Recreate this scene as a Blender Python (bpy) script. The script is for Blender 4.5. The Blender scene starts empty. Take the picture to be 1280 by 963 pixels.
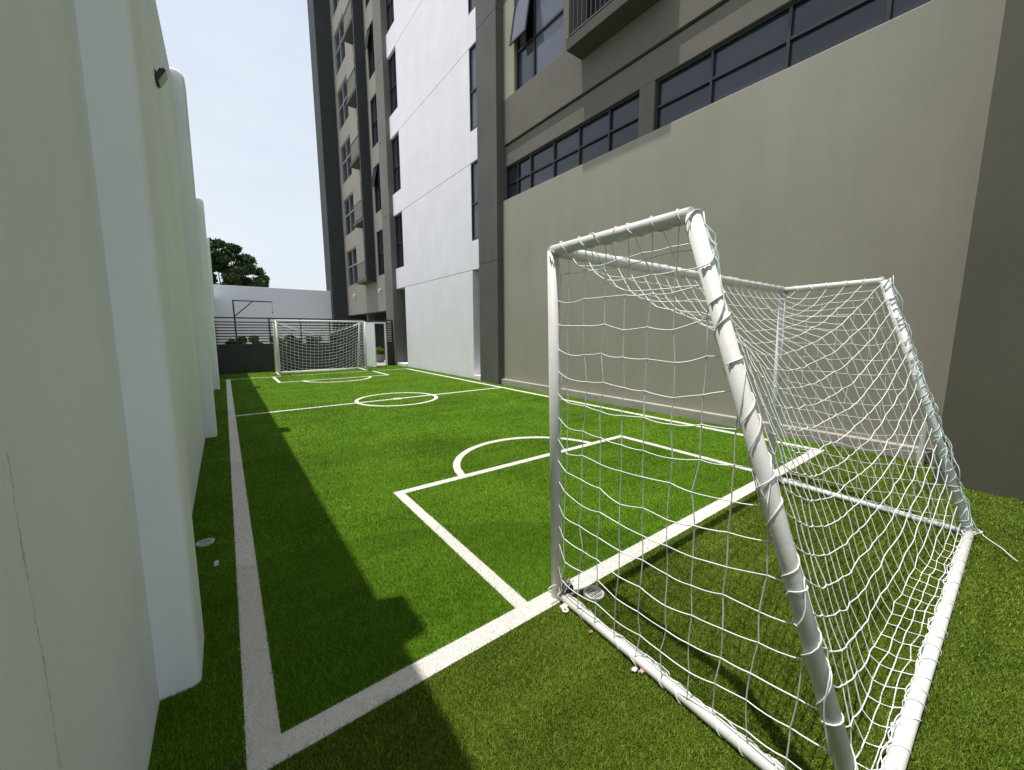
import bpy, math, random
import numpy as np
from mathutils import Vector, Matrix

random.seed(7); rng = np.random.default_rng(7)
S = bpy.context.scene
COL = S.collection

# ------------------------------------------------------------------ camera
CAM = np.array([-0.0481, -1.5887, 1.5731])
yaw, pitch, roll = 0.6388, 0.1377, -0.0027
fw = np.array([math.sin(yaw)*math.cos(pitch), math.cos(yaw)*math.cos(pitch), -math.sin(pitch)])
rt = np.array([math.cos(yaw), -math.sin(yaw), 0.0]); up = np.cross(rt, fw)
r2 = rt*math.cos(roll)+up*math.sin(roll); u2 = -rt*math.sin(roll)+up*math.cos(roll)
cam = bpy.data.objects.new('camera', bpy.data.cameras.new('camera')); COL.objects.link(cam)
cam.matrix_world = Matrix(((r2[0], u2[0], -fw[0], CAM[0]), (r2[1], u2[1], -fw[1], CAM[1]), (r2[2], u2[2], -fw[2], CAM[2]), (0, 0, 0, 1)))
cam.data.sensor_width = 36; cam.data.lens = 480.65/1280*36
cam.data.clip_start = 0.02; cam.data.clip_end = 3000
S.camera = cam

# ------------------------------------------------------------------ sky and sun
SUN = Vector((0.89, -0.33, -5.05)).normalized()          # travel direction, read from the wall's and goal's shadows
el = math.asin(-SUN.z); rot = math.atan2(-SUN.x, -SUN.y)
W = bpy.data.worlds.new('World'); S.world = W; W.use_nodes = True
nt = W.node_tree; nt.nodes.clear()
out = nt.nodes.new('ShaderNodeOutputWorld'); bg = nt.nodes.new('ShaderNodeBackground')
sky = nt.nodes.new('ShaderNodeTexSky'); sky.sky_type = 'NISHITA'; sky.sun_disc = False
sky.sun_elevation = el; sky.sun_rotation = rot; sky.air_density = 1.0; sky.dust_density = 3.0; sky.ozone_density = 1.0
tc = nt.nodes.new('ShaderNodeTexCoord'); mp = nt.nodes.new('ShaderNodeMapping'); mp.inputs['Scale'].default_value = (1.0, 1.0, 2.6)
nz = nt.nodes.new('ShaderNodeTexNoise'); nz.inputs['Scale'].default_value = 1.7; nz.inputs['Detail'].default_value = 7; nz.inputs['Roughness'].default_value = .55
cr = nt.nodes.new('ShaderNodeMapRange'); cr.inputs[1].default_value = .3; cr.inputs[2].default_value = .72; cr.inputs[3].default_value = .55; cr.inputs[4].default_value = .95
mx = nt.nodes.new('ShaderNodeMix'); mx.data_type = 'RGBA'
mx.inputs[7].default_value = (3.9, 4.15, 4.4, 1)          # thin high cloud veil
L = nt.links.new
L(tc.outputs['Generated'], mp.inputs['Vector']); L(mp.outputs[0], nz.inputs['Vector']); L(nz.outputs['Fac'], cr.inputs[0])
L(cr.outputs[0], mx.inputs[0]); L(sky.outputs[0], mx.inputs[6]); L(mx.outputs[2], bg.inputs['Color']); L(bg.outputs[0], out.inputs['Surface'])
bg.inputs['Strength'].default_value = 0.145
sun = bpy.data.lights.new('sun', 'SUN'); sun.energy = 3.7; sun.angle = math.radians(0.53); sun.color = (1.0, .955, .89)
so = bpy.data.objects.new('sun', sun); COL.objects.link(so); so.rotation_euler = SUN.to_track_quat('-Z', 'Y').to_euler()
S.view_settings.view_transform = 'Standard'; S.view_settings.look = 'None'; S.view_settings.gamma = 1
S.view_settings.exposure = 0.58
S.render.engine = 'CYCLES'

# ------------------------------------------------------------------ helpers
OFF = {}
class MB:
    def __init__(s): s.v = []; s.f = []; s.n = 0
    def add(s, v, f):
        v = np.asarray(v, float).reshape(-1, 3); s.v.append(v); n = s.n
        s.f += [tuple(i+n for i in q) for q in f]; s.n += len(v); return s
    def box(s, x0, x1, y0, y1, z0, z1):
        return s.add([(x, y, z) for z in (z0, z1) for y in (y0, y1) for x in (x0, x1)],
                     [(0, 2, 3, 1), (4, 5, 7, 6), (0, 1, 5, 4), (2, 6, 7, 3), (0, 4, 6, 2), (1, 3, 7, 5)])
    def tube(s, P, r, k=8, caps=True):
        P = np.asarray(P, float); n = len(P); R = np.full(n, r, float) if np.isscalar(r) else np.asarray(r, float)
        T = np.gradient(P, axis=0); T /= np.linalg.norm(T, axis=1)[:, None]+1e-12
        a = np.array([0, 0, 1.]) if abs(T[0][2]) < .9 else np.array([1., 0, 0])
        N = np.cross(T[0], a); N /= np.linalg.norm(N); V = []
        for i in range(n):
            N = N-T[i]*(N@T[i]); N /= np.linalg.norm(N)+1e-12; B = np.cross(T[i], N)
            for j in range(k):
                t = 2*math.pi*j/k; V.append(P[i]+R[i]*(math.cos(t)*N+math.sin(t)*B))
        F = [(i*k+j, i*k+(j+1) % k, (i+1)*k+(j+1) % k, (i+1)*k+j) for i in range(n-1) for j in range(k)]
        if caps: F += [tuple(range(k-1, -1, -1)), tuple((n-1)*k+j for j in range(k))]
        return s.add(V, F)
    def prism(s, poly, ax, a, b):      # poly: 2D points in the two other axes, swept a..b along ax
        V = []
        for t in (a, b):
            for p, q in poly: V.append({0: (t, p, q), 1: (p, t, q), 2: (p, q, t)}[ax])
        n = len(poly)
        return s.add(V, [tuple(range(n)), tuple(range(2*n-1, n-1, -1))]+[(i, i+n, (i+1) % n+n, (i+1) % n) for i in range(n)])
    def octa(s, c, r):
        c = np.asarray(c, float)
        return s.add([c+r*np.array(d) for d in ((1, 0, 0), (-1, 0, 0), (0, 1, 0), (0, -1, 0), (0, 0, 1), (0, 0, -1))],
                     [(0, 2, 4), (2, 1, 4), (1, 3, 4), (3, 0, 4), (2, 0, 5), (1, 2, 5), (3, 1, 5), (0, 3, 5)])
    def build(s, name, mat, parent=None, smooth=False, bevel=0, fix=True):
        me = bpy.data.meshes.new(name); V = np.concatenate(s.v)
        off = OFF.get(parent.name, np.zeros(3)) if parent else np.zeros(3)
        me.from_pydata((V-off).tolist(), [], s.f)
        if fix:
            import bmesh
            b = bmesh.new(); b.from_mesh(me); bmesh.ops.recalc_face_normals(b, faces=b.faces); b.to_mesh(me); b.free()
        me.materials.append(M[mat] if isinstance(mat, str) else mat)
        if smooth: me.shade_smooth()
        o = bpy.data.objects.new(name, me); COL.objects.link(o)
        if parent: o.parent = parent; OFF[o.name] = off
        if bevel:
            m = o.modifiers.new('bevel', 'BEVEL'); m.width = bevel; m.segments = 2 if bevel < .03 else 5; m.limit_method = 'ANGLE'
        return o
def thing(name, label, cat, loc=(0, 0, 0), group=None):
    o = bpy.data.objects.new(name, None); COL.objects.link(o); o.location = loc; o.empty_display_size = .1
    OFF[o.name] = np.array(loc, float); tag(o, label, cat, group); return o
def tag(o, label, cat, group=None):
    o['label'] = label; o['category'] = cat
    if group: o['group'] = group
    return o
def struct(o): o['kind'] = 'structure'; return o
def stuff(o): o['kind'] = 'stuff'; return o

# ------------------------------------------------------------------ materials
M = {}
def newmat(name):
    m = bpy.data.materials.new(name); m.use_nodes = True; M[name] = m
    return m, m.node_tree, m.node_tree.nodes['Principled BSDF']
def paint(name, col, rough=.7, var=.08, scale=1.3, bump=.15, bscale=60, streak=0, spec=.3, metal=0, speck=0):
    m, t, b = newmat(name); N = t.nodes.new; Lk = t.links.new
    b.inputs['Roughness'].default_value = rough; b.inputs['Metallic'].default_value = metal; b.inputs['Specular IOR Level'].default_value = spec
    tc = N('ShaderNodeTexCoord'); geo = N('ShaderNodeNewGeometry')
    n1 = N('ShaderNodeTexNoise'); n1.inputs['Scale'].default_value = scale; n1.inputs['Detail'].default_value = 6; n1.inputs['Roughness'].default_value = .6
    Lk(geo.outputs['Position'], n1.inputs['Vector'])
    mr = N('ShaderNodeMapRange'); mr.inputs[1].default_value = .3; mr.inputs[2].default_value = .7
    mr.inputs[3].default_value = 1-var; mr.inputs[4].default_value = 1+var; Lk(n1.outputs['Fac'], mr.inputs[0])
    fac = mr.outputs[0]
    if streak:
        mp = N('ShaderNodeMapping'); mp.inputs['Scale'].default_value = (2.1, 2.1, .22); Lk(geo.outputs['Position'], mp.inputs['Vector'])
        n2 = N('ShaderNodeTexNoise'); n2.inputs['Scale'].default_value = 1.6; n2.inputs['Detail'].default_value = 7; Lk(mp.outputs[0], n2.inputs['Vector'])
        m2 = N('ShaderNodeMapRange'); m2.inputs[1].default_value = .25; m2.inputs[2].default_value = .8; m2.inputs[3].default_value = 1+streak*.4; m2.inputs[4].default_value = 1-streak
        Lk(n2.outputs['Fac'], m2.inputs[0])
        mu = N('ShaderNodeMath'); mu.operation = 'MULTIPLY'; Lk(fac, mu.inputs[0]); Lk(m2.outputs[0], mu.inputs[1]); fac = mu.outputs[0]
    if speck:
        n4 = N('ShaderNodeTexNoise'); n4.inputs['Scale'].default_value = 34; n4.inputs['Detail'].default_value = 3; Lk(geo.outputs['Position'], n4.inputs['Vector'])
        m4 = N('ShaderNodeMapRange'); m4.inputs[1].default_value = .62; m4.inputs[2].default_value = .72; m4.inputs[3].default_value = 1; m4.inputs[4].default_value = 1-speck
        Lk(n4.outputs['Fac'], m4.inputs[0])
        mu = N('ShaderNodeMath'); mu.operation = 'MULTIPLY'; Lk(fac, mu.inputs[0]); Lk(m4.outputs[0], mu.inputs[1]); fac = mu.outputs[0]
    vm = N('ShaderNodeVectorMath'); vm.operation = 'SCALE'; vm.inputs[0].default_value = col; Lk(fac, vm.inputs['Scale'])
    Lk(vm.outputs[0], b.inputs['Base Color'])
    if bump:
        n3 = N('ShaderNodeTexNoise'); n3.inputs['Scale'].default_value = bscale; n3.inputs['Detail'].default_value = 5; Lk(geo.outputs['Position'], n3.inputs['Vector'])
        n5 = N('ShaderNodeTexNoise'); n5.inputs['Scale'].default_value = 2.4; n5.inputs['Detail'].default_value = 2; Lk(geo.outputs['Position'], n5.inputs['Vector'])
        ad = N('ShaderNodeMath'); ad.operation = 'MULTIPLY_ADD'; ad.inputs[1].default_value = 2; Lk(n5.outputs['Fac'], ad.inputs[0]); Lk(n3.outputs['Fac'], ad.inputs[2])
        bp = N('ShaderNodeBump'); bp.inputs['Strength'].default_value = bump; bp.inputs['Distance'].default_value = .006
        Lk(ad.outputs[0], bp.inputs['Height']); Lk(bp.outputs[0], b.inputs['Normal'])
    return m
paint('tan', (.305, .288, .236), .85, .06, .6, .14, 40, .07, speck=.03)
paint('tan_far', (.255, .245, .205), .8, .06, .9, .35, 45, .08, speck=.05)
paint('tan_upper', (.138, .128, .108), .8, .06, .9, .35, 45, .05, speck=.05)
paint('shaded_soffit', (.07, .068, .058), .8, .06, .9, .35, 45, .05)  # balcony slabs: shade of the underside is put into the colour
paint('shaded_grey', (.037, .044, .043), .75, .1, .9, .3, 45, .06)  # deepened dark grey: shade on the near faces is painted into it
paint('tan_light', (.30, .285, .215), .8, .06, .9, .3, 45, .06)
paint('white_wall', (.745, .725, .78), .75, .04, 1.1, .45, 30, .035, speck=.05)
paint('green_white_wall', (.80, .84, .85), .8, .05, .7, .25, 30, .045, speck=.02)
paint('far_white', (.66, .70, .74), .8, .04, .3, .2, 30, .0)
paint('dark_grey', (.095, .096, .086), .75, .1, .9, .35, 45, .1)
paint('mid_grey', (.15, .147, .13), .75, .1, .9, .35, 45, .1)
paint('brown_grey', (.104, .097, .076), .8, .08, .6, .14, 40, .07)
paint('charcoal_wall', (.040, .042, .038), .7, .12, 1.5, .3, 40, .1)
paint('ledge', (.34, .32, .285), .85, .15, 3, .4, 40, 0, speck=.15)
paint('white_metal', (.64, .635, .615), .5, .08, 7, .08, 90, 0, .4, speck=.14)
paint('door_white', (.80, .81, .84), .4, .03, 3, .05, 60, 0, .5)
paint('cord', (.70, .725, .715), .8, .06, 30, .0)
paint('cord_weathered', (.55, .66, .66), .85, .12, 30, .0)
paint('black_metal', (.018, .019, .021), .45, .15, 6, .05, 80, 0, .5)
paint('rail_metal', (.06, .062, .066), .4, .1, 6, 0, 80, 0, .5)
paint('frame_metal', (.014, .016, .022), .4, .1, 6, 0, 80, 0, .5)
paint('silver_frame', (.24, .25, .25), .5, .1, 6, 0, 80)
paint('concrete', (.30, .29, .27), .9, .15, 1.5, .4, 40)
paint('filler', (.50, .52, .51), .9, .3, 30, .5, 90)
paint('drain_metal', (.40, .40, .385), .5, .15, 20, .1, 90, 0, .5)
paint('black_hole', (.01, .01, .01), .9, .1, 5, 0)
paint('bark', (.035, .028, .022), .9, .3, 6, .5, 30)
paint('leaf_brown', (.26, .15, .09), .8, .2, 60, .1)
paint('paper', (.62, .60, .60), .8, .1, 60, .0)
paint('pink_paper', (.46, .32, .29), .8, .1, 60, .0)
paint('clasp', (.70, .66, .52), .5, .1, 40, .05)
paint('strap', (.25, .26, .28), .8, .3, 60, .1)
paint('lamp_glass', (.5, .53, .53), .25, .05, 9, 0)
paint('soil', (.06, .045, .03), .95, .2, 20, .5)

def glassmat(name, col, rough=.04):
    m, t, b = newmat(name); N = t.nodes.new; Lk = t.links.new
    b.inputs['Roughness'].default_value = rough; b.inputs['Specular IOR Level'].default_value = .55; b.inputs['IOR'].default_value = 1.52
    geo = N('ShaderNodeNewGeometry'); oi = N('ShaderNodeObjectInfo')
    mr = N('ShaderNodeMapRange'); mr.inputs[3].default_value = .6; mr.inputs[4].default_value = 1.5; Lk(oi.outputs['Random'], mr.inputs[0])
    vm = N('ShaderNodeVectorMath'); vm.operation = 'SCALE'; vm.inputs[0].default_value = col; Lk(mr.outputs[0], vm.inputs['Scale']); Lk(vm.outputs[0], b.inputs['Base Color'])
    n = N('ShaderNodeTexNoise'); n.inputs['Scale'].default_value = 1.4; n.inputs['Detail'].default_value = 1; Lk(geo.outputs['Position'], n.inputs['Vector'])
    bp = N('ShaderNodeBump'); bp.inputs['Strength'].default_value = .25; bp.inputs['Distance'].default_value = .02; Lk(n.outputs['Fac'], bp.inputs['Height']); Lk(bp.outputs[0], b.inputs['Normal'])
    return m
glassmat('glass', (.026, .030, .041))
glassmat('glass_light', (.075, .085, .11))

def turfmat(name, lo, hi, sheet=False, white=False):
    m, t, b = newmat(name); N = t.nodes.new; Lk = t.links.new
    b.inputs['Roughness'].default_value = .55 if not sheet else .85; b.inputs['Specular IOR Level'].default_value = .12 if not sheet else .05
    geo = N('ShaderNodeNewGeometry')
    n1 = N('ShaderNodeTexNoise'); n1.inputs['Scale'].default_value = 1.1; n1.inputs['Detail'].default_value = 5; Lk(geo.outputs['Position'], n1.inputs['Vector'])
    if sheet:
        n2 = N('ShaderNodeTexNoise'); n2.inputs['Scale'].default_value = 120; n2.inputs['Detail'].default_value = 4; Lk(geo.outputs['Position'], n2.inputs['Vector']); fine = n2.outputs['Fac']
    else:
        at = N('ShaderNodeAttribute'); at.attribute_name = 'tone'; fine = at.outputs['Fac']
    mp = N('ShaderNodeMapping'); mp.inputs['Scale'].default_value = (.5, 9, 1); Lk(geo.outputs['Position'], mp.inputs['Vector'])
    n3 = N('ShaderNodeTexNoise'); n3.inputs['Scale'].default_value = .9; n3.inputs['Detail'].default_value = 5; Lk(mp.outputs[0], n3.inputs['Vector'])
    a = N('ShaderNodeMath'); a.operation = 'MULTIPLY_ADD'; a.inputs[1].default_value = .9; a.inputs[2].default_value = -.45; Lk(n1.outputs['Fac'], a.inputs[0])
    a2 = N('ShaderNodeMath'); a2.operation = 'MULTIPLY_ADD'; a2.inputs[1].default_value = .55; a2.inputs[2].default_value = -.275; Lk(n3.outputs['Fac'], a2.inputs[0])
    a3 = N('ShaderNodeMath'); a3.operation = 'ADD'; Lk(a.outputs[0], a3.inputs[0]); Lk(a2.outputs[0], a3.inputs[1])
    a4 = N('ShaderNodeMath'); a4.operation = 'ADD'; a4.use_clamp = True; Lk(a3.outputs[0], a4.inputs[0]); Lk(fine, a4.inputs[1])
    mx = N('ShaderNodeMix'); mx.data_type = 'RGBA'; mx.inputs[6].default_value = (*lo, 1); mx.inputs[7].default_value = (*hi, 1); Lk(a4.outputs[0], mx.inputs[0])
    Lk(mx.outputs[2], b.inputs['Base Color'])
    if sheet:
        bp = N('ShaderNodeBump'); bp.inputs['Strength'].default_value = .9; bp.inputs['Distance'].default_value = .012; Lk(n2.outputs['Fac'], bp.inputs['Height']); Lk(bp.outputs[0], b.inputs['Normal'])
    else:
        tr = N('ShaderNodeBsdfTranslucent'); Lk(mx.outputs[2], tr.inputs['Color'])
        ms = N('ShaderNodeMixShader'); ms.inputs[0].default_value = .12; Lk(b.outputs[0], ms.inputs[1]); Lk(tr.outputs[0], ms.inputs[2])
        Lk(ms.outputs[0], t.nodes['Material Output'].inputs['Surface'])
    return m
turfmat('turf_sheet', (.030, .080, .003), (.100, .200, .010), True)
turfmat('turf_blade', (.029, .088, .004), (.192, .345, .025))
turfmat('olive_sheet', (.028, .046, .003), (.085, .115, .010), True)
turfmat('olive_blade', (.020, .052, .003), (.215, .315, .040))
turfmat('line_sheet', (.60, .58, .545), (.70, .68, .64), True)
turfmat('line_blade', (.60, .58, .54), (.76, .74, .70))
turfmat('leaf', (.014, .034, .012), (.060, .100, .034))
turfmat('leaf_light', (.05, .11, .02), (.22, .26, .04))

# ------------------------------------------------------------------ ground and pitch
FW, FL, LH = 6.09, 14.26, 7.22      # pitch inner width, length, halfway
struct(MB().box(-900, 900, -900, 900, -.5, -.03).build('ground', 'concrete'))
pitch_o = struct(MB().box(-.5, 7.0, 0, 16.7, -.03, .008).build('pitch', 'turf_sheet'))
struct(MB().box(-.5, 7.0, -7, 0, -.028, .0078).build('pitch_surround', 'olive_sheet'))
lw, pw = .112, .085
PX0, PX1, PD = 1.155, 4.66, 1.99
def ring(cx, cy, r, w, a0, a1, n=64):
    a = np.linspace(a0, a1, n)
    return [(cx+(r-w)*math.cos(t), cy+(r-w)*math.sin(t)) for t in a], [(cx+r*math.cos(t), cy+r*math.sin(t)) for t in a]
ARC = (2.95, PD-.17, 1.085)
def arc_ang(R): return math.asin((PD+.0-ARC[1])/R)
LINES = {}   # name -> list of rects (x0,x1,y0,y1) or rings
LINES['sideline'] = [[('r', -lw, 0, -lw, FL+.1)], [('r', FW, FW+.1, -lw, FL+.1)]]
LINES['goal_line'] = [[('r', 0, FW, -lw, 0)], [('r', 0, FW, FL+.01, FL+.07)]]
LINES['halfway_line'] = [[('r', 0, FW, LH-.04, LH+.045)]]
LINES['centre_circle'] = [[('c', 3.12, LH, .945, .085, 0, 2*math.pi)]]
LINES['centre_spot'] = [[('c', 3.12, LH, .11, .108, 0, 2*math.pi)]]
LINES['penalty_area_line'] = [[('r', PX0, PX1, PD-pw, PD), ('r', PX0, PX0+pw, 0, PD-pw), ('r', PX1-pw, PX1, 0, PD-pw)],
                              [('r', 1.19, 4.72, FL-1.93, FL-1.93+pw), ('r', 1.19, 1.19+pw, FL-1.93+pw, FL), ('r', 4.72-pw, 4.72, FL-1.93+pw, FL)]]
LINES['penalty_arc'] = [[('c', *ARC, pw, math.asin((PD-ARC[1])/ARC[2]), math.pi-math.asin((PD-ARC[1])/ARC[2]))],
                        [('c', 2.95, FL-1.93+.12, 1.09, pw, math.pi+.11, 2*math.pi-.11)]]
def inside(spec, x, y):
    if spec[0] == 'r': return (x >= spec[1]) & (x <= spec[2]) & (y >= spec[3]) & (y <= spec[4])
    _, cx, cy, r, w, a0, a1 = spec
    d = np.hypot(x-cx, y-cy); a = np.arctan2(y-cy, x-cx) % (2*math.pi); k = (d <= r) & (d >= r-w)
    if a1-a0 < 6.2: k &= (a >= a0) & (a <= a1)
    return k
# sample turf blade positions, dense near the near goal and thinning with distance
bx, by, bw = [], [], []
def scatter(x0, x1, y0, y1, dens, w, dmin, dmax):
    n = int((x1-x0)*(y1-y0)*dens); x = rng.uniform(x0, x1, n); y = rng.uniform(y0, y1, n)
    d = np.hypot(x-CAM[0], y-CAM[1]); k = (d >= dmin) & (d < dmax)
    bx.append(x[k]); by.append(y[k]); bw.append(np.full(k.sum(), w)*rng.uniform(.7, 1.3, k.sum()))
scatter(-.41, 5.8, -2.6, 2.0, 62000, .0034, 0, 3.0)
scatter(-.41, 6.6, -2.6, 4.4, 15000, .0062, 3.0, 5.6)
scatter(-.41, 6.6, -2.2, 9.5, 4200, .011, 5.6, 9.5)
scatter(-.41, 6.6, 5.5, 16.4, 1300, .018, 9.5, 19)
bx, by, bw = map(np.concatenate, (bx, by, bw))
def blades(mb_name, x, y, w, hmin, hmax, lean, zb=.004, bias=(0, 0)):
    n = len(x); h = rng.uniform(hmin, hmax, n); a = rng.uniform(0, 2*math.pi, n); l = rng.uniform(0, lean, n)*h; b = a+rng.normal(math.pi/2, .6, n)
    dx, dy = np.cos(b)*w/2, np.sin(b)*w/2
    V = np.empty((n, 3, 3)); zz = np.full(n, zb)
    V[:, 0] = np.stack([x-dx, y-dy, zz], 1); V[:, 1] = np.stack([x+dx, y+dy, zz], 1)
    V[:, 2] = np.stack([x+np.cos(a)*l+bias[0]*h, y+np.sin(a)*l+bias[1]*h, zb+h], 1)
    return V.reshape(-1, 3)
def blade_mesh(me_name, V, mat):
    n = len(V)//3; me = bpy.data.meshes.new(me_name); me.vertices.add(3*n); me.vertices.foreach_set('co', V.ravel())
    me.loops.add(3*n); me.loops.foreach_set('vertex_index', np.arange(3*n, dtype=np.int32))
    me.polygons.add(n); me.polygons.foreach_set('loop_start', np.arange(0, 3*n, 3, dtype=np.int32))
    me.update(calc_edges=True)
    at = me.attributes.new('tone', 'FLOAT', 'FACE'); at.data.foreach_set('value', np.clip(rng.normal(.45, .36, n), 0, 1).astype(np.float32))
    me.materials.append(M[mat]); return me
used = np.zeros(len(bx), bool)
zoff = 0
for name, items in LINES.items():
    for specs in items:
        zoff += 1; zt = .0135+.0002*(zoff % 6)
        mb = MB(); k = np.zeros(len(bx), bool)
        for s in specs:
            if s[0] == 'r': mb.box(s[1], s[2], s[3], s[4], .004, zt)
            else:
                A, B = ring(s[1], s[2], s[3], s[4], s[5], s[6]); n = len(A)
                V = [(p[0], p[1], z) for z in (.004, zt) for p in A+B]
                F = []
                for i in range(n-1):
                    F += [(2*n+i, 2*n+i+1, 3*n+i+1, 3*n+i), (i, i+1, 2*n+i+1, 2*n+i), (n+i, 3*n+i, 3*n+i+1, n+i+1)]
                mb.add(V, F)
            k |= inside(s, bx, by)
        k &= ~used; used |= k
        o = mb.build(name, 'line_sheet', pitch_o)
        if k.sum() > 50:
            me = blade_mesh('line_pile', blades('', bx[k], by[k], bw[k]*1.1, .014, .021, .8), 'line_blade')
            p = bpy.data.objects.new('line_pile', me); COL.objects.link(p); p.parent = o; stuff(p)
free = ~used
k = free & ~((by < 0))
o = bpy.data.objects.new('turf_pile', blade_mesh('turf_pile', blades('', bx[k], by[k], bw[k]*1.0, .012, .022, 1.2, bias=(0, .2)), 'turf_blade')); COL.objects.link(o); stuff(o)
o['label'] = 'bright green artificial grass pile covering the marked pitch'; o['category'] = 'artificial grass'
k = free & (by < 0)
o = bpy.data.objects.new('turf_pile', blade_mesh('turf_pile', blades('', bx[k], by[k], bw[k]*1.05, .011, .022, 1.2), 'olive_blade')); COL.objects.link(o); stuff(o)
o['label'] = 'olive green artificial grass pile behind the goal line of the large goal'; o['category'] = 'artificial grass'

# ------------------------------------------------------------------ left boundary wall
WT = 5.05
bw_ = thing('boundary_wall', 'tall pale green-white plaster wall with rounded pilasters in shade beside the pitch', 'wall', (-.5, 5, 0))
MB().box(-.62, -.40, -7, 17.25, -.02, WT-.03).build('wall_panel', 'green_white_wall', bw_, bevel=.03)
MB().box(-.60, -.38, 17.25, 27.4, -.02, 3.62).build('wall_panel', 'green_white_wall', bw_, bevel=.03)
def rounded(x0, x1, z0, z1, r, n=8):
    return [(x0, z0), (x1, z0)]+[(x1-r+r*math.cos(t), z1-r+r*math.sin(t)) for t in np.linspace(0, math.pi/2, n)]+[(x0, z1)]
for y in (-4.7, .47, 5.62, 11.75, 16.9):
    MB().prism(rounded(-.61, -.26, -.02, WT+.02, .11), 1, y, y+.36).build('pilaster', 'green_white_wall', bw_, bevel=.035)
mb = MB(); zz = np.linspace(.01, 1.36, 150); rad = rng.uniform(.0012, .0026, 150)
c = np.array([(-.4-.0006*rng.uniform(0, 1.5), -.505+.006*math.sin(z*9)+rng.normal(0, .0014), z) for z in zz])
mb.tube(c, rad, 6).build('mortar_seam', 'filler', bw_)
LEAN = .015
for o in bw_.children:
    for v in o.data.vertices: v.co.x += LEAN*max(v.co.z, 0)
def floodlight(y, z, label):
    xw = -.4+LEAN*z
    t = thing('floodlight', label, 'floodlight', (xw, y, z), 'floodlights on the boundary wall')
    MB().box(xw-.002, xw+.012, y-.04, y+.04, z-.04, z+.04).build('wall_bracket', 'black_metal', t, bevel=.003)
    # tilted housing, face looking down towards the pitch
    c = np.array([xw+.038, y, z]); a = math.radians(30)
    ux = np.array([math.cos(a), 0, -math.sin(a)]); uz = np.array([math.sin(a), 0, math.cos(a)]); uy = np.array([0, 1., 0])
    def obox(mb, o, hx, hy, hz): 
        return mb.add([c+o[0]*ux+o[1]*uy+o[2]*uz+sx*hx*ux+sy*hy*uy+sz*hz*uz for sz in (-1, 1) for sy in (-1, 1) for sx in (-1, 1)],
               [(0, 2, 3, 1), (4, 5, 7, 6), (0, 1, 5, 4), (2, 6, 7, 3), (0, 4, 6, 2), (1, 3, 7, 5)])
    obox(MB(), (0, 0, 0), .014, .075, .065).build('housing', 'black_metal', t, bevel=.006)
    obox(MB(), (.0155, 0, 0), .003, .066, .056).build('lens', 'lamp_glass', t)
    m = MB()
    for k in range(6): obox(m, (-.021, -.06+.024*k, 0), .006, .003, .05)
    m.build('heat_fins', 'black_metal', t)
    MB().tube([(xw+.01, y, z), (xw+.03, y, z)], .012, 8).build('swivel', 'black_metal', t)
floodlight(3.3, 3.82, 'small black floodlight high on the pale wall, between the two nearest pilasters')
floodlight(13.9, 3.80, 'small black square floodlight on the pale wall near the slatted fence')

# ------------------------------------------------------------------ apartment building on the right
PIT = 3.23; TOP = 27.0
B = thing('apartment_building', 'tall apartment block with beige, white and dark grey walls, windows and balconies along the pitch', 'building', (7.5, 10, 0))
def slab(name, mat, *boxes, bevel=.006):
    m = MB()
    for b in boxes: m.box(*b)
    return m.build(name, mat, B, bevel=bevel)
def window(xg, y0, y1, z0, z1, mull=(), trans=(), fr=.045, dep=.05, mat='glass', sashes=(), fmat='frame_metal', skip=()):
    m = MB(); ys = [y0]+sorted(mull)+[y1]; zs = [z0]+sorted(trans)+[z1]
    m.box(xg-dep, xg+.02, y0, y0+fr, z0, z1); m.box(xg-dep, xg+.02, y1-fr, y1, z0, z1)
    m.box(xg-dep, xg+.02, y0+fr, y1-fr, z0, z0+fr); m.box(xg-dep, xg+.02, y0+fr, y1-fr, z1-fr, z1)
    for y in mull: m.box(xg-dep*.9, xg+.018, y-fr/2, y+fr/2, z0+fr, z1-fr)
    yy = [y0+fr]+[v for y in sorted(mull) for v in (y-fr/2, y+fr/2)]+[y1-fr]
    for z in trans:
        for i in range(0, len(yy), 2): m.box(xg-dep*.8, xg+.016, yy[i], yy[i+1], z-fr/2, z+fr/2)
    w = m.build('window', fmat, B)
    for i in range(len(ys)-1):
        for j in range(len(zs)-1):
            if (i, j) in skip: continue
            p = MB(); a, b, c, d = ys[i]+.01, ys[i+1]-.01, zs[j]+.01, zs[j+1]-.01
            t1, t2 = rng.normal(0, .0025, 2)
            V = []
            for xo in (0, .008):
                for (y, z) in ((a, c), (b, c), (b, d), (a, d)):
                    V.append((xg+xo+t1*(y-(a+b)/2)+t2*(z-(c+d)/2), y, z))
            p.add(V, [(0, 1, 2, 3), (7, 6, 5, 4), (0, 4, 5, 1), (1, 5, 6, 2), (2, 6, 7, 3), (3, 7, 4, 0)]).build('pane', mat, w)
    for (a, b, c, d, ang) in sashes:                     # top-hung sash tilted outwards (towards -x)
        s = MB(); ca, sa = math.cos(ang), math.sin(ang)
        def P(y, t, e): return (xg-.055-t*sa-e*ca, y, d-t*ca+e*sa)
        H = d-c
        def ob(mm, ya, yb, ta, tb, e0, e1):
            return mm.add([P(y, t, e) for e in (e0, e1) for t in (ta, tb) for y in (ya, yb)], [(0, 2, 3, 1), (4, 5, 7, 6), (0, 1, 5, 4), (2, 6, 7, 3), (0, 4, 6, 2), (1, 3, 7, 5)])
        ob(s, a, a+.05, 0, H, 0, .035); ob(s, b-.05, b, 0, H, 0, .035); ob(s, a+.05, b-.05, 0, .05, 0, .035); ob(s, a+.05, b-.05, H-.05, H, 0, .035)
        s.build('sash', fmat, w)
        ob(MB(), a+.04, b-.04, .04, H-.04, .012, .02).build('pane', 'glass_light', w)
    return w
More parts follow.
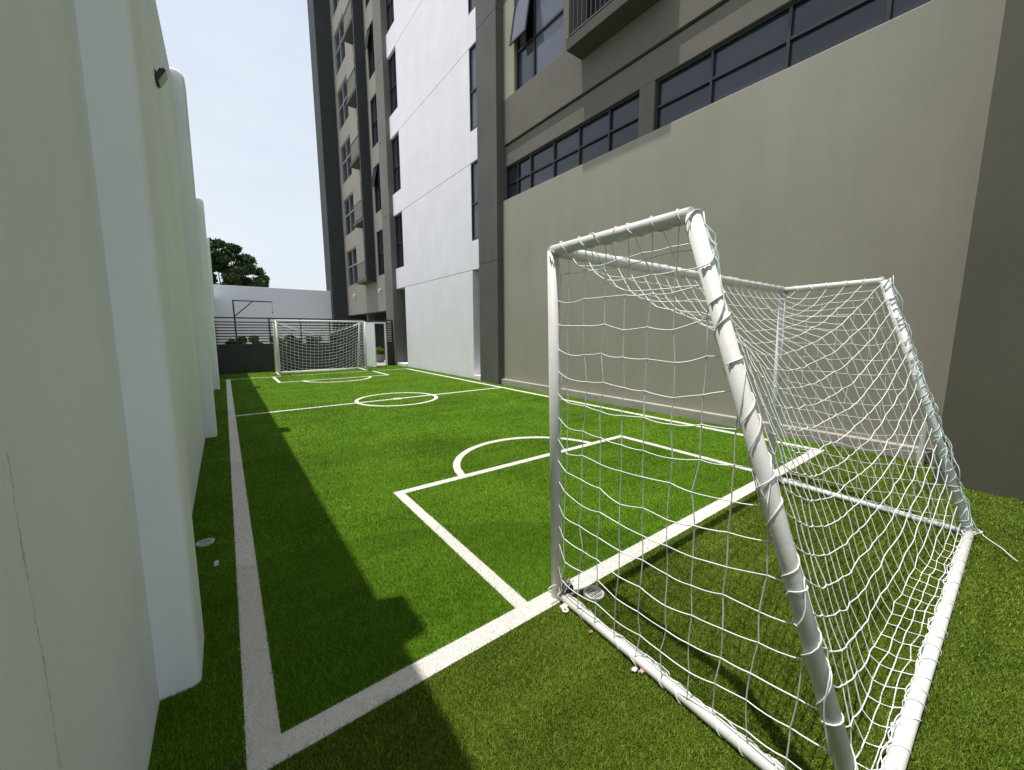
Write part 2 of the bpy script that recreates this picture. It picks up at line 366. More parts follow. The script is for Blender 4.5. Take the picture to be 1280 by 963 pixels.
# dark near block
slab('corner_pier', 'brown_grey', (5.77, 6.95, -7, -1.12, -.02, TOP), bevel=.01)
# beige near wing
slab('lower_wall', 'tan', (6.65, 6.95, -1.12, 7.85, -.02, 5.25), bevel=.012)
slab('wall_ledge', 'ledge', (6.55, 6.655, -1.115, 7.85, -.02, .172), bevel=.012)
window(6.86, 3.43, 7.85, 5.22, 6.18, (4.2, 5.06, 5.90, 6.79, 7.35), (5.72,), .038, .06)
window(6.86, -1.12, 3.10, 5.22, 6.18, (-.10, .97, 2.07), (5.72,), .042, .06)
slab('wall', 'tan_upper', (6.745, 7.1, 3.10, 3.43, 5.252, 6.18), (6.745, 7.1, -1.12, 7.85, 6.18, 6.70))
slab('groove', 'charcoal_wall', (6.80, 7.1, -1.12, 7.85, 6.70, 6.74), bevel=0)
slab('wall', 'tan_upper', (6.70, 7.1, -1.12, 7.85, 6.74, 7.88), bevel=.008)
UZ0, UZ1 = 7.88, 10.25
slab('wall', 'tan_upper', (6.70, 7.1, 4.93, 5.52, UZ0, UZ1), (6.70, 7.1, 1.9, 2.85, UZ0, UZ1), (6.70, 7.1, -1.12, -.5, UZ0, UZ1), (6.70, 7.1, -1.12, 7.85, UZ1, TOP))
slab('wall', 'tan_light', (6.702, 7.1, 7.37, 7.85, UZ0, UZ1))
window(6.84, 5.52, 7.37, UZ0, UZ1, (6.66,), (8.87,), .05, .06, 'glass_light', sashes=((6.68, 7.35, 8.9, 10.2, math.radians(10)),), skip=((1, 1),))
window(6.84, -.5, 1.9, UZ0, UZ1, (.7,), (8.87,), .05, .06)
window(6.92, 2.85, 4.93, UZ0, UZ1, (3.9,), (), .06, .06)
def balcony(x0, x1, y0, y1, zb, step, rail_h, slab_h=.2, smat='shaded_soffit'):
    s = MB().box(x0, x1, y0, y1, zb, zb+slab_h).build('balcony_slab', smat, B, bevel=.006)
    z0, z1 = zb+slab_h, zb+slab_h+rail_h
    m = MB(); m.box(x0+.02, x0+.06, y0+.03, y1-.03, z1-.04, z1); m.box(x0+.025, x0+.055, y0+.03, y1-.03, z0+.05, z0+.08)
    m.build('handrail', 'rail_metal', s)
    n = int((y1-y0-.1)/step)
    base = None
    for i in range(n+1):
        y = y0+.05+i*(y1-y0-.1)/n
        if base is None:
            base = MB().box(x0+.03, x0+.05, y-.007, y+.007, z0+.08, z1-.04).build('baluster', 'rail_metal', s); y00 = y
        else:
            c = base.copy(); COL.objects.link(c); c.parent = s; c.location = base.location+Vector((0, y-y00, 0))
    return s
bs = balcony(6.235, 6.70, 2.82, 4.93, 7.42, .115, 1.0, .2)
MB().box(6.23, 6.70, 4.86, 4.935, 7.621, 10.25).build('balcony_fin', 'tan_upper', bs, bevel=.005)
MB().box(6.23, 6.70, 2.815, 2.89, 7.621, 10.25).build('balcony_fin', 'tan_upper', bs, bevel=.005)
# piers with storey joints
def pier(x0, x1, y0, y1, mat, joints):
    zs = [-.02]+joints+[TOP]
    slab('pier_core', mat, (x0+.015, x1, y0+.015, y1-.015, -.02, TOP-.01), bevel=0)
    for a, b in zip(zs[:-1], zs[1:]): slab('pier', mat, (x0, x1-.001, y0, y1, a+.006, b-.006), bevel=.006)
J = [3.62+PIT*2*i for i in range(4)]
pier(6.45, 7.2, 7.85, 8.86, 'dark_grey', J)
pier(6.42, 7.3, 16.4, 17.42, 'mid_grey', [3.62+PIT*i for i in range(7)])
pier(6.05, 7.6, 26.9, 28.6, 'shaded_grey', J)
# white stack between the piers
slab('white_wall', 'white_wall', (6.60, 7.2, 9.5, 15.35, -.02, 3.545))
slab('slot_wall', 'white_wall', (7.0, 7.2, 8.86, 9.5, -.02, 3.55), bevel=0)
slab('slot_wall', 'dark_grey', (7.0, 7.2, 15.35, 16.4, -.02, 3.55), bevel=0)
slab('plinth', 'white_wall', (6.57, 7.0, 8.86, 9.5, -.02, .14))
slab('plinth', 'white_wall', (6.50, 7.0, 15.35, 16.4, -.02, .13))
for k in range(8):
    z = 3.56+PIT*k; z1 = min(z+PIT-.014, TOP)
    if z > TOP-.5: break
    slab('white_wall', 'white_wall', (6.60, 7.2, 9.5, 15.35, z, z1), (6.601, 7.2, 8.86, 9.5, z, z+.9), (6.601, 7.2, 15.35, 16.4, z, z+.9), bevel=.008)
    window(6.65, 8.86, 9.5, z+.9, z+PIT-.01, (), (z+2.0,), .045, .05, 'glass_light')
    window(6.74, 15.35, 16.4, z+.9, z+PIT-.01, (15.9,), (z+2.0,), .045, .05)
slab('joint_backing', 'mid_grey', (6.62, 7.19, 9.52, 15.33, 3.5, TOP-.02), bevel=0)
# far wing
XF = 7.0
slab('soffit', 'charcoal_wall', (7.31, 8.5, 17.42, 26.9, 2.72, 2.9), bevel=0)
slab('ground_floor_wall', 'charcoal_wall', (8.5, 8.7, 17.42, 26.9, -.02, 2.9), bevel=0)
window(8.44, 18.2, 22.6, .3, 2.70, (19.3, 20.4, 21.5), (2.1,), .06, .06, 'glass_light')
for y in (19.3, 23.5): slab('column', 'mid_grey', (7.35, 7.75, y, y+.4, -.02, 2.72))
bay = [(17.42, 18.95, None), (18.95, 20.1, 'w2'), (20.1, 21.7, None), (21.7, 22.5, 'd'), (22.5, 24.1, None), (24.1, 26.45, 'w1'), (26.45, 26.9, None)]
for k in range(7):
    z4 = 4.60+PIT*k; zh = z4+2.28; zb = 2.72 if k == 0 else z4+2.28-PIT
    slab('wall', 'tan_far', (XF, 7.3, 17.42, 26.9, zb, z4), *[(XF, 7.3, a, b, z4, zh) for a, b, kind in bay if kind is None], bevel=0)
    window(7.10, 24.1, 26.45, z4, zh, (25.25,), (z4+1.25,), .07, .07, fmat='silver_frame')
    window(7.10, 21.7, 22.5, z4, zh, (), (), .05, .06)
    window(7.10, 18.95, 20.1, z4, zh, (19.5,), (z4+1.15,), .05, .06, sashes=((19.52, 20.08, z4+1.18, zh-.03, math.radians(12)),) if k in (1, 3, 5) else ())
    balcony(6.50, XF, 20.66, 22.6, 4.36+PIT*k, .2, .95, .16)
slab('end_return', 'charcoal_wall', (7.6, 8.7, 26.9, 27.05, -.02, 2.72), bevel=0)
slab('balcony_fin', 'shaded_grey', (6.49, XF, 20.5, 20.655, 4.34, TOP-.05))
for y, z in ((24.8, 3.95), (19.75, 3.85)):
    MB().tube([(7.0, y, z), (6.90, y, z), (6.87, y, z-.04), (6.865, y, z-.28)], .035, 8).build('drain_spout', 'far_white', B, smooth=True)
slab('rear_light_block', 'mid_grey', (8.7, 14, -7, 28.6, -.02, TOP-.3), bevel=0)  # unseen rear volume, added to block light from behind
slab('roof_slab', 'concrete', (7.3, 8.7, -7, 28.6, TOP-.4, TOP-.1), bevel=0)
# white standpipe beside the dark corner
t = thing('standpipe', 'short white capped pipe standing at the foot of the beige wall', 'pipe', (6.45, -.95, 0))
MB().tube([(6.45, -.95, 0), (6.45, -.95, .74)], .033, 14).build('pipe', 'white_metal', t)
MB().tube([(6.45, -.95, .74), (6.45, -.95, .80)], .042, 14).build('cap', 'pink_paper', t, bevel=.004)

# ------------------------------------------------------------------ fence, gate, far things
FY = 16.55
f = thing('slat_fence', 'black horizontal slat fence on a charcoal base wall at the far end of the pitch', 'fence', (3, FY, 0))
MB().box(-.40, 5.03, FY, FY+.18, -.02, 1.13).build('base_wall', 'charcoal_wall', f, bevel=.006)
MB().box(6.07, 6.42, FY, FY+.18, -.02, 1.13).build('base_wall', 'charcoal_wall', f, bevel=.006)
MB().box(5.03, 6.07, FY+.02, FY+.16, 2.03, 2.10).build('lintel', 'black_metal', f)
for x in (-.36, .335, 1.44, 2.55, 3.66, 4.98): MB().box(x-.025, x+.025, FY+.05, FY+.10, 1.13, 2.10).build('post', 'black_metal', f)
for x in (6.10, 6.39): MB().box(x-.025, x+.025, FY+.05, FY+.10, 1.13, 2.10).build('post', 'black_metal', f)
MB().box(-.40, 5.03, FY+.045, FY+.105, 2.10, 2.15).build('top_rail', 'black_metal', f)
MB().box(6.07, 6.42, FY+.045, FY+.105, 2.10, 2.15).build('top_rail', 'black_metal', f)
sl = sr = None
for i in range(8):
    z = 1.19+i*.108
    if sl is None:
        sl = MB().box(-.39, 5.01, FY+.10, FY+.125, z, z+.042).build('slat', 'black_metal', f)
        sr = MB().box(6.075, 6.415, FY+.10, FY+.125, z, z+.042).build('slat', 'black_metal', f)
    else:
        for b in (sl, sr):
            c = b.copy(); COL.objects.link(c); c.parent = f; c.location = Vector((0, 0, i*.108))
g = thing('gate', 'white metal gate standing open at the end of the slat fence', 'gate', (5.5, FY, 0))
m = MB(); m.box(5.03, 5.09, FY-.03, FY+.05, 0, 2.03); m.box(6.0, 6.07, FY-.03, FY+.05, 0, 2.03); m.box(5.09, 6.0, FY-.03, FY+.05, 1.96, 2.03); m.build('gate_frame', 'door_white', g)
def leafbox(mb, hx, hy, ang, u0, u1, w0, w1, z0, z1):
    ca, sa = math.cos(ang), math.sin(ang)
    return mb.add([(hx+u*ca-w*sa, hy+u*sa+w*ca, z) for z in (z0, z1) for w in (w0, w1) for u in (u0, u1)],
           [(0, 2, 3, 1), (4, 5, 7, 6), (0, 1, 5, 4), (2, 6, 7, 3), (0, 4, 6, 2), (1, 3, 7, 5)])
a = math.radians(-80)
lf = leafbox(MB(), 5.11, FY-.04, a, 0, .87, -.02, .02, .03, 1.95).build('gate_leaf', 'door_white', g, bevel=.004)
leafbox(leafbox(MB(), 5.11, FY-.04, a, .79, .82, .02, .06, .95, 1.15), 5.11, FY-.04, a, .70, .82, .06, .075, 1.04, 1.06).build('handle', 'black_metal', lf)
# steel bracket arm rising from the fence
s = thing('bracket_post', 'black steel post with braced horizontal arm rising above the slat fence', 'post', (.335, FY+.2, 0))
MB().box(.31, .36, FY+.19, FY+.24, -.02, 2.80).build('post', 'black_metal', s)
MB().box(.36, 1.62, FY+.195, FY+.235, 2.76, 2.80).build('arm', 'black_metal', s)
MB().tube([(.36, FY+.215, 2.2), (.95, FY+.215, 2.76)], .02, 6).build('brace', 'black_metal', s)
MB().tube([(1.6, FY+.215, 2.76), (1.605, FY+.215, 2.55), (1.60, FY+.215, 2.40)], .004, 5).tube([(1.6, FY+.215, 2.40), (1.6, FY+.215, 2.34)], .02, 8).build('hook', 'black_metal', s)
w = MB().box(-.9, 6.05, 27.4, 27.6, -.02, 4.36).build('end_wall', 'far_white', bevel=.01)
tag(w, 'plain white wall far behind the slat fence, in shade', 'wall')
# planter with shrubs behind the fence
pl = thing('planter', 'low concrete planter behind the slat fence', 'planter', (3, 19, 0))
MB().box(-.3, 5.0, 18.6, 18.75, -.02, 1.0).box(-.3, 5.0, 19.4, 19.55, -.02, 1.0).build('planter_wall', 'concrete', pl)
MB().box(-.3, 5.0, 18.75, 19.4, -.02, .93).build('soil', 'soil', pl)
def foliage(centers, n_leaf, size, rad, squash=.8):
    V = []
    for c, R in centers:
        n = n_leaf; d = rng.normal(size=(n, 3)); d /= np.linalg.norm(d, axis=1)[:, None]
        p = np.asarray(c)+d*(R*rng.uniform(.35, 1.05, n)**.6)[:, None]*np.array([1, 1, squash])
        a = rng.normal(size=(n, 3)); a /= np.linalg.norm(a, axis=1)[:, None]
        b = np.cross(a, rng.normal(size=(n, 3))); b /= np.linalg.norm(b, axis=1)[:, None]
        s = size*rng.uniform(.6, 1.4, n)[:, None]
        V.append(np.stack([p-a*s, p+b*s*.45, p+a*s], 1)); V.append(np.stack([p-a*s, p+a*s, p-b*s*.45], 1))
    return np.concatenate(V).reshape(-1, 3)
def plant(name, label, cat, loc, R, h, size, n, mat, group=None):
    t = thing(name, label, cat, loc, group)
    cs = [((loc[0]+rng.normal(0, R*.45), loc[1]+rng.normal(0, R*.35), loc[2]+h*rng.uniform(.25, .95)), R*rng.uniform(.35, .6)) for _ in range(7)]
    me = blade_mesh('foliage', foliage(cs, n, size, R)-np.array(loc), mat); o = bpy.data.objects.new('foliage', me); COL.objects.link(o); o.parent = t
    m = MB()
    for c, r in cs: m.tube([loc, (np.array(loc)+np.array(c[0:3]))/2+rng.normal(0, .03, 3), c], [.014, .010, .005], 5)
    m.build('stem', 'bark', t)
for x, R, h, mat, lab in ((.35, .34, .38, 'leaf', 'low dark shrub behind the fence post with the steel arm'), (1.0, .25, .48, 'leaf_light', 'yellow-green shrub behind the slats beside the steel arm post'),
                     (2.3, .4, .5, 'leaf', 'wide dark shrub seen through the nearer net of the far goal'), (3.4, .4, .42, 'leaf', 'dark shrub behind the middle of the far goal'), (4.4, .3, .5, 'leaf', 'dark bushy shrub at the gate end of the planter')):
    plant('shrub', lab, 'shrub', (x, 19.05, .93), R, h, .06, 130, mat, 'shrubs in the planter')
pot = thing('potted_plant', 'yellow-green potted plant seen through the open gate', 'plant', (6.55, 19.2, 0))
MB().tube([(6.55, 19.2, 0), (6.55, 19.2, .38)], [.22, .3], 16).build('pot', 'concrete', pot)
me = blade_mesh('foliage', foliage([((6.5, 19.2, .55), .25), ((6.68, 19.15, .5), .2), ((6.55, 19.25, .65), .18)], 150, .07, 1)-np.array((6.55, 19.2, 0)), 'leaf_light')
o = bpy.data.objects.new('foliage', me); COL.objects.link(o); o.parent = pot
# tree beyond the end wall
T0 = np.array([.2, 42.0, 0])
tr = thing('broadleaf_tree', 'dark green broadleaf tree rising behind the white end wall', 'tree', tuple(T0))
tips = []
m = MB(); m.tube([T0, T0+(.1, 0, 2.5), T0+(.0, 0, 5.0)], [.32, .26, .22], 10)
def dome(x): return np.interp(x, [-3.4, -2.4, -1.2, .3, 1.2, 2.0, 2.8, 3.4], [6.3, 7.9, 9.1, 9.65, 9.2, 8.5, 7.5, 6.3])
for i in range(150):
    x = rng.uniform(-3.3, 3.3); hy = 2.9*math.sqrt(max(0, 1-(x/3.5)**2)); y = rng.uniform(-hy, hy)
    zt = 5.2+(dome(x)-5.2)*math.sqrt(max(.05, 1-(y/(hy+.5))**2)); z = zt-abs(rng.normal(0, .9)) if i % 3 else rng.uniform(5.2, zt)
    tip = T0+np.array([x, y, max(z, 5.1)]); tips.append((tip, rng.uniform(.3, .62)))
    if i % 6 == 0: m.tube([T0+(0, 0, rng.uniform(3.4, 5.0)), T0+np.array([x*.45, y*.45, 4.8+(z-5)*.4]), tip], [.10, .06, .015], 6)
m.build('trunk', 'bark', tr)
me = blade_mesh('crown', foliage(tips, 150, .15, 1, .75)-T0, 'leaf'); o = bpy.data.objects.new('crown', me); COL.objects.link(o); o.parent = tr

# ------------------------------------------------------------------ goals
def relax(P, pin, E, rest, iters, g=.00035, floor=None):
    P = P.copy(); Q = P.copy(); i, j = E[:, 0], E[:, 1]
    deg = np.bincount(E.ravel(), minlength=len(P)).astype(float); deg[deg == 0] = 1
    free = ~pin
    for it in range(iters):
        v = (P-Q)*.92; Q = P.copy(); P[free] += v[free]; P[free, 2] -= g
        for _ in range(9):
            d = P[j]-P[i]; l = np.linalg.norm(d, axis=1)+1e-9
            c = np.where(l > rest, (l-rest)/l, 0.0)[:, None]*d*.5
            D = np.zeros_like(P)
            for ax in range(3):
                D[:, ax] = np.bincount(i, c[:, ax], len(P))-np.bincount(j, c[:, ax], len(P))
            P[free] += (D/deg[:, None]*2.0)[free]
        if floor is not None: P[:, 2] = np.maximum(P[:, 2], floor)
    return P
def draw_net(name, P, E, r, k, mat, parent, sag, knots, sub=3):
    m = MB(); floor = .012
    for a, b in E:
        A, Bp = P[a], P[b]; d = np.linalg.norm(Bp-A); s = abs(rng.normal(sag, sag*.5))*d; side = rng.normal(0, sag*.35, 3)*d
        pts = [A+(Bp-A)*t+(np.array([0, 0, -s])+side)*4*t*(1-t) for t in np.linspace(0, 1, sub+1)]
        pts = [np.array([p[0], p[1], max(p[2], floor)]) for p in pts]
        m.tube(pts, r*rng.uniform(.85, 1.12), k, caps=False)
    if knots:
        for p in P[np.bincount(E.ravel(), minlength=len(P)) > 2]: m.octa(p, knots*rng.uniform(.8, 1.25))
    return m.build(name, mat, parent, smooth=True, fix=False)
def lacing(a, b, br, r, pitch, mat, parent, k=5, jitter=.35, wob=.5, phase=0):
    a, b = np.array(a, float), np.array(b, float); L_ = np.linalg.norm(b-a); T = (b-a)/L_
    N = np.cross(T, [0.3, .5, .8]); N /= np.linalg.norm(N); Bv = np.cross(T, N); n = int(L_/pitch*14)
    t = np.linspace(0, 1, n); th = phase+t*L_/pitch*2*math.pi+wob*np.interp(t, np.linspace(0, 1, 24), rng.normal(0, 1, 24))
    al = t*L_+jitter*pitch*np.interp(t, np.linspace(0, 1, 30), rng.normal(0, .5, 30))
    al = np.clip(al, 0, L_); rr = br+r*.8+np.abs(np.interp(t, np.linspace(0, 1, 40), rng.normal(0, .003, 40)))
    pts = a+T*al[:, None]+(N*np.cos(th)[:, None]+Bv*np.sin(th)[:, None])*rr[:, None]
    pts[:, 2] = np.maximum(pts[:, 2], .010)
    return MB().tube(pts, r, k).build('lacing', mat, parent, smooth=True, fix=False)
def bunch(a, b, br, n, r, amp, mat, parent, out, k=4):          # slack cords gathered along a bar
    m = MB(); a, b, out = np.array(a, float), np.array(b, float), np.array(out, float); L_ = np.linalg.norm(b-a)
    for q in range(n):
        kk = int(L_/.035); t = np.linspace(0, 1, kk); w = rng.normal(0, amp, (kk, 3)); w[1:-1] = (w[:-2]+w[1:-1]+w[2:])/2
        P = a+(b-a)*t[:, None]+out*(br+amp*.5)+w; P[:, 2] = np.maximum(P[:, 2], .010)
        m.tube(P, r, k)
    return m.build('gathered_cord', mat, parent, smooth=True, fix=False)
def goal(n, label, sgn, br, bb, cr_, near):
    """n: nodes A,B front bases / At,Bt front tops / Ct,Dt rear tops / C,D rear bases (A-side: A,At,Ct,C)"""
    n = {k: np.array(v, float) for k, v in n.items()}
    t = thing('football_goal', label, 'goal', (n['A'][0]*.5+n['B'][0]*.5, n['A'][1], 0))
    k = 20 if near else 10
    def bar(name, a, b, r): return MB().tube([n[a]+(n[b]-n[a])*s for s in np.linspace(0, 1, 3)], r, k).build(name, 'white_metal', t, smooth=True)
    z = lambda p, dz: p
    postA = bar('post', 'A', 'At', br); postB = bar('post', 'B', 'Bt', br); cb = bar('crossbar', 'At', 'Bt', br)
    tA = bar('top_bar', 'At', 'Ct', br*.93); tB = bar('top_bar', 'Bt', 'Dt', br*.93)
    sA = bar('rear_bar', 'Ct', 'C', br*.94); sB = bar('rear_bar', 'Dt', 'D', br*.97)
    gA = bar('ground_bar', 'Ab', 'C', bb); gB = bar('ground_bar', 'Bb', 'D', bb); gR = bar('ground_bar', 'C', 'D', bb)
    for o in (postA, postB, cb, tA, tB, sA, sB, gA, gB, gR):
        for p in o.data.polygons: p.use_smooth = len(p.vertices) == 4
    cell = .123 if near else .13
    # roof-and-back sheet
    Wd = np.linalg.norm(n['Bt']-n['At']); nu = int(round(Wd/cell))
    d1 = np.linalg.norm(n['Ct']-n['At']); d2 = np.linalg.norm(n['C']-n['Ct']); nv1 = max(3, int(round(d1/cell))); nv2 = int(round(d2/cell)); nv = nv1+nv2
    P = np.zeros((nu+1, nv+1, 3))
    for j in range(nv+1):
        if j <= nv1: a, b = n['At']+(n['Ct']-n['At'])*j/nv1, n['Bt']+(n['Dt']-n['Bt'])*j/nv1
        else: s = (j-nv1)/nv2; a, b = n['Ct']+(n['C']-n['Ct'])*s, n['Dt']+(n['D']-n['Dt'])*s
        for i in range(nu+1): P[i, j] = a+(b-a)*i/nu
    P = P.reshape(-1, 3); idx = np.arange(len(P)).reshape(nu+1, nv+1)
    E = np.array([(idx[i, j], idx[i+1, j]) for i in range(nu) for j in range(nv+1)]+[(idx[i, j], idx[i, j+1]) for i in range(nu+1) for j in range(nv)])
    pin = np.zeros(len(P), bool); pin[idx[0]] = pin[idx[-1]] = True; pin[idx[:, 0]] = pin[idx[:, -1]] = True
    hor = np.zeros(len(E), bool); hor[:nu*(nv+1)] = True
    base = np.linalg.norm(P[E[:, 1]]-P[E[:, 0]], axis=1)
    rest = base*np.where(hor, 1.06 if near else 1.03, 1.022 if near else 1.02)*rng.uniform(.985, 1.015, len(E))
    if near:
        low = (~hor) & (P[E[:, 0], 2] < .55); rest[low] *= 1.07
    P2 = P.copy(); P2[~pin] += rng.normal(0, .006, ((~pin).sum(), 3)); P2[~pin, 1] -= sgn*.02*(-1)
    P2 = relax(P2, pin, E, rest, 160, floor=.016); P2[~pin] += rng.normal(0, .004 if near else .004, ((~pin).sum(), 3)); P2[:, 2] = np.maximum(P2[:, 2], .016)
    keep = ~(pin[E[:, 0]] & pin[E[:, 1]])
    draw_net('back_net', P2, E[keep], cr_, 5 if near else 3, 'cord', t, .03, cr_*2.0 if near else 0, 3 if near else 2)
    # side panels
    for a, at, ct, c, ab in (('A', 'At', 'Ct', 'C', 'Ab'), ('B', 'Bt', 'Dt', 'D', 'Bb')):
        a, at, ct, c = n[a], n[at], n[ct], n[c]; H = at[2]
        rows = int(round((H-.03)/.125)); zl = [.03+(H-.03)*i/rows for i in range(rows+1)]
        def front(z): return a+(at-a)*(z/H)
        def rear(z): return c+(ct-c)*((z-c[2])/(ct[2]-c[2]))
        pts = []; pn = []; key = {}
        def node(kk, p, pin_):
            if kk not in key: key[kk] = len(pts); pts.append(np.array(p, float)); pn.append(pin_)
            return key[kk]
        E2 = []
        prev = None
        for i, z in enumerate(zl):
            F_, R_ = front(z), rear(z); L_ = np.linalg.norm((R_-F_)[:2]); nc = int((L_-.03)/.118)
            row = [node((i, 0), F_, True)]
            for q in range(1, nc+1):
                row.append(node((i, q), F_+(R_-F_)*(q*.118/L_), i in (0, rows)))
            row.append(node((i, 'e'), R_, True))
            if 0 < i < rows: E2 += [(row[q], row[q+1]) for q in range(len(row)-1)]
            if prev is not None:
                nn = min(len(row), len(prev))-1
                E2 += [(prev[q], row[q]) for q in range(1, nn)]
                for q in range(nn, len(prev)-1): E2.append((prev[q], row[-1]))
            prev = row
        P = np.array(pts); pn = np.array(pn); E2 = np.array(E2)
        base = np.linalg.norm(P[E2[:, 1]]-P[E2[:, 0]], axis=1); hz = np.abs(P[E2[:, 1], 2]-P[E2[:, 0], 2]) < .02
        rest = base*np.where(hz, 1.095, 1.05)*rng.uniform(.98, 1.03, len(E2))
        P2 = P.copy(); P2[~pn] += rng.normal(0, .008, ((~pn).sum(), 3))
        P2 = relax(P2, pn, E2, rest, 90, floor=.016); P2[~pn] += rng.normal(0, .007, ((~pn).sum(), 3))*np.array([.6, 1, 1])
        draw_net('side_net', P2, E2, cr_, 5 if near else 3, 'cord', t, .028, cr_*2.0 if near else 0, 4 if near else 2)
    if near:
        lacing(n['At'], n['Ct'], br*.93, .0026, .10, 'cord', tA); lacing(n['Bt'], n['Dt'], br*.93, .0024, .13, 'cord', tB)
        lacing(n['Ct'], n['C'], br*.94, .0024, .13, 'cord', sA, k=6, jitter=.7, wob=.9); lacing(n['Ct'], n['C'], br*.94, .0022, .34, 'cord', sA, k=6, phase=2)
        for q in range(3): lacing(n['Dt'], n['D'], br*.97, .0026, .09+.05*q, 'cord_weathered' if q < 2 else 'cord', sB, phase=q, jitter=.8, wob=1.2)
        lacing(n['Ab'], n['C'], bb, .0022, .12, 'cord', gA, jitter=.6)
        lacing(n['Bb'], n['D'], bb, .0022, .14, 'cord', gB)
        lacing(n['C'], n['D'], bb, .0022, .12, 'cord', gR, jitter=.6)
        lacing(n['At'], n['Bt'], br, .0022, .15, 'cord', cb)
        inw = np.array([.25, -sgn*.97*-1, 0])
        bunch(n['A']+(0, 0, .05), n['At'], br, 3, .0022, .007, 'cord', postA, (.35, -.9, 0))
        bunch(n['B']+(0, 0, .05), n['Bt'], br, 4, .0022, .010, 'cord_weathered', postB, (-.2, -.95, 0))
        bunch(n['Dt'], n['D'], br, 4, .003, .012, 'cord_weathered', sB, (.1, -.9, .3))
        bunch(n['Ab'], n['C'], bb, 5, .0020, .008, 'cord', gA, (.6, 0, .45))
        bunch(n['Bb'], n['D'], bb, 3, .0020, .009, 'cord', gB, (0, 0, .9))
        bunch(n['C'], n['D'], bb, 5, .0020, .009, 'cord', gR, (0, .75, .35))
        bunch(n['Ct'], n['Ct']+(n['C']-n['Ct'])*.14, br, 5, .003, .012, 'cord_weathered', sA, (.75, -.55, .1))
    else:
        for x, y, o in (('Ct', 'C', sA), ('Dt', 'D', sB), ('A', 'At', postA)): lacing(n[x], n[y], br, .004, .09, 'cord', o, k=3)
    return t, postA, sB, gA
near_nodes = dict(A=(1.412, -.062, .01), At=(1.352, -.062, 1.985), B=(4.475, -.08, .01), Bt=(4.47, -.05, 1.975), Ct=(1.328, -.815, 1.985), Dt=(4.31, -.81, 1.975),
                  C=(1.372, -1.46, .036), D=(4.41, -1.46, .036), Ab=(1.42, -.04, .036), Bb=(4.475, -.05, .036))
gt, pA, sB, gA = goal(near_nodes, 'large white tubular goal with sagging white net, rear facing the olive turf', 1, .030, .026, .0026, True)
far_nodes = dict(A=(1.45, 14.33, .01), At=(1.45, 14.33, 1.98), B=(4.47, 14.33, .01), Bt=(4.47, 14.33, 1.98), Ct=(1.45, 15.0, 1.98), Dt=(4.47, 15.0, 1.98),
                 C=(1.45, 15.65, .036), D=(4.47, 15.65, .036), Ab=(1.45, 14.33, .036), Bb=(4.47, 14.33, .036))
goal(far_nodes, 'white tubular goal with net before the slatted fence and open gate', -1, .034, .03, .0042, False)
# fittings at the near post
A = np.array(near_nodes['A'])
MB().box(1.43, 1.475, -.14, -.085, .06, .10).build('clamp', 'black_metal', pA, bevel=.006)
b = bunch((1.40, -.10, .05), (1.45, -.10, .14), .01, 6, .004, .012, 'strap', pA, (.3, -.8, 0)); b.name = 'strap'
th = np.linspace(.4, 2*math.pi-.4, 22)
MB().tube([(1.395+.035*math.cos(x+math.pi)-.045, -.09, .105+.016*math.sin(x)) for x in th], .0026, 5).build('cord_loop', 'cord', pA, smooth=True)
m = MB(); th = np.linspace(0, 2*math.pi, 14); m.tube([(1.362+.014*math.cos(x), -.187+.014*math.sin(x), .024) for x in th], .006, 6); m.box(1.352, 1.40, -.178, -.150, .016, .03); m.build('ground_hook', 'clasp', gA)
P = [(4.41, -1.47, .07), (4.40, -1.50, .085), (4.36, -1.53, .06), (4.33, -1.56, .05), (4.26, -1.62, .04), (4.18, -1.66, .03), (4.13, -1.69, .026)]
MB().tube(P, .003, 5).build('loose_cord', 'cord', sB, smooth=True)
th = np.linspace(0, 2*math.pi, 18)
MB().tube([(4.38+.025*math.cos(x), -1.50-.02*math.sin(x), .07+.012*math.sin(x)) for x in th], .003, 5).build('cord_loop', 'cord', sB, smooth=True)

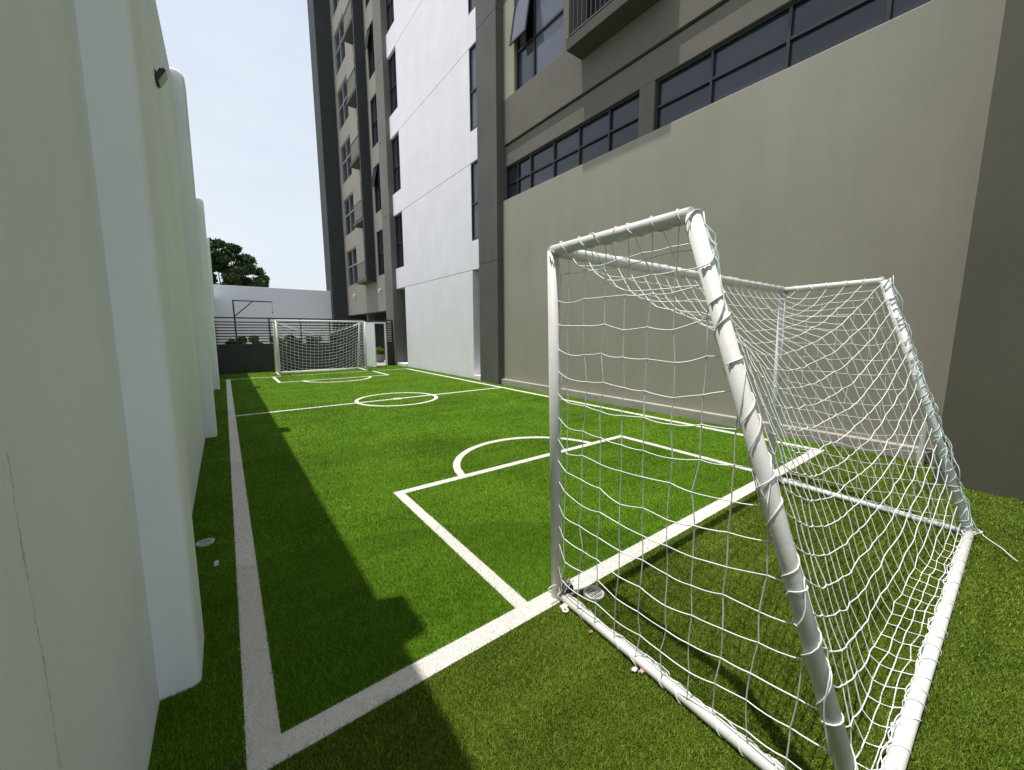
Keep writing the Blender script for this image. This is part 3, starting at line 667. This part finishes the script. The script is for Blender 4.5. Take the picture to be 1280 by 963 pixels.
# ------------------------------------------------------------------ small things on the turf
def drain(x, y, r, label):
    t = thing('drain_cover', label, 'drain cover', (x, y, 0)); zt = .027
    a = np.linspace(0, 2*math.pi, 33)[:-1]
    MB().tube([(x, y, .006), (x, y, .018)], r*.93, 24).build('pit', 'black_hole', t)
    V = [(x+q*math.cos(t_), y+q*math.sin(t_), z) for z in (.01, zt) for q in (r*.78, r) for t_ in a]; n = 32; F = []
    for i in range(n):
        j = (i+1) % n; F += [(2*n+i, 2*n+j, 3*n+j, 3*n+i), (n+i, n+j, 3*n+j, 3*n+i), (i, j, 2*n+j, 2*n+i)]
    MB().add(V, F).build('rim', 'drain_metal', t)
    m = MB(); R = r*.8
    for i in range(-3, 4):
        u = i*R*.27; h = math.sqrt(max(R*R-u*u, 0)); m.box(x+u-r*.035, x+u+r*.035, y-h, y+h, .018, zt-.001)
    for i in (-1, 0, 1):
        u = i*R*.5; h = math.sqrt(max(R*R-u*u, 0)); m.box(x-h, x+h, y+u-r*.05, y+u+r*.05, .0175, zt-.0016)
    m.build('grate', 'drain_metal', t)
drain(1.60, -.185, .062, 'round grey drain grate in the turf beside the near goal post')
drain(-.289, 1.93, .055, 'small round pale drain cover in the shaded strip along the wall')
t = tag(MB().add([(-.232, 1.52, .018), (-.206, 1.515, .02), (-.204, 1.545, .018), (-.229, 1.55, .022), (-.23, 1.522, .044), (-.208, 1.518, .042), (-.206, 1.543, .046), (-.226, 1.546, .041)],
     [(0, 1, 2, 3), (4, 5, 6, 7), (0, 1, 5, 4), (1, 2, 6, 5), (2, 3, 7, 6), (3, 0, 4, 7)]).build('plastic_chip', 'paper'), 'tiny white chip lying in the shaded strip by the wall', 'litter')
def crumple(name, mat, x, y, s, label, cat):
    V = []; n = 5
    for i in range(n):
        for j in range(n): V.append((x+(i/(n-1)-.5)*s*(1-.5*abs(j/(n-1)-.5)), y+(j/(n-1)-.5)*s*.6, .022+abs(rng.normal(0, s*.14))))
    F = [(i*n+j, (i+1)*n+j, (i+1)*n+j+1, i*n+j+1) for i in range(n-1) for j in range(n-1)]
    o = MB().add(V, F).build(name, mat); m = o.modifiers.new('s', 'SOLIDIFY'); m.thickness = .001
    return tag(o, label, cat)
crumple('dry_leaf', 'leaf_brown', 1.355, -.38, .028, 'small curled brown leaf on the turf beside the ground bar', 'leaf')
crumple('paper_scrap', 'paper', 1.347, -.655, .032, 'white scrap of paper against the ground bar of the large goal', 'litter')
crumple('paper_scrap', 'pink_paper', 1.362, -.68, .028, 'pinkish scrap of paper next to the white scrap', 'litter')
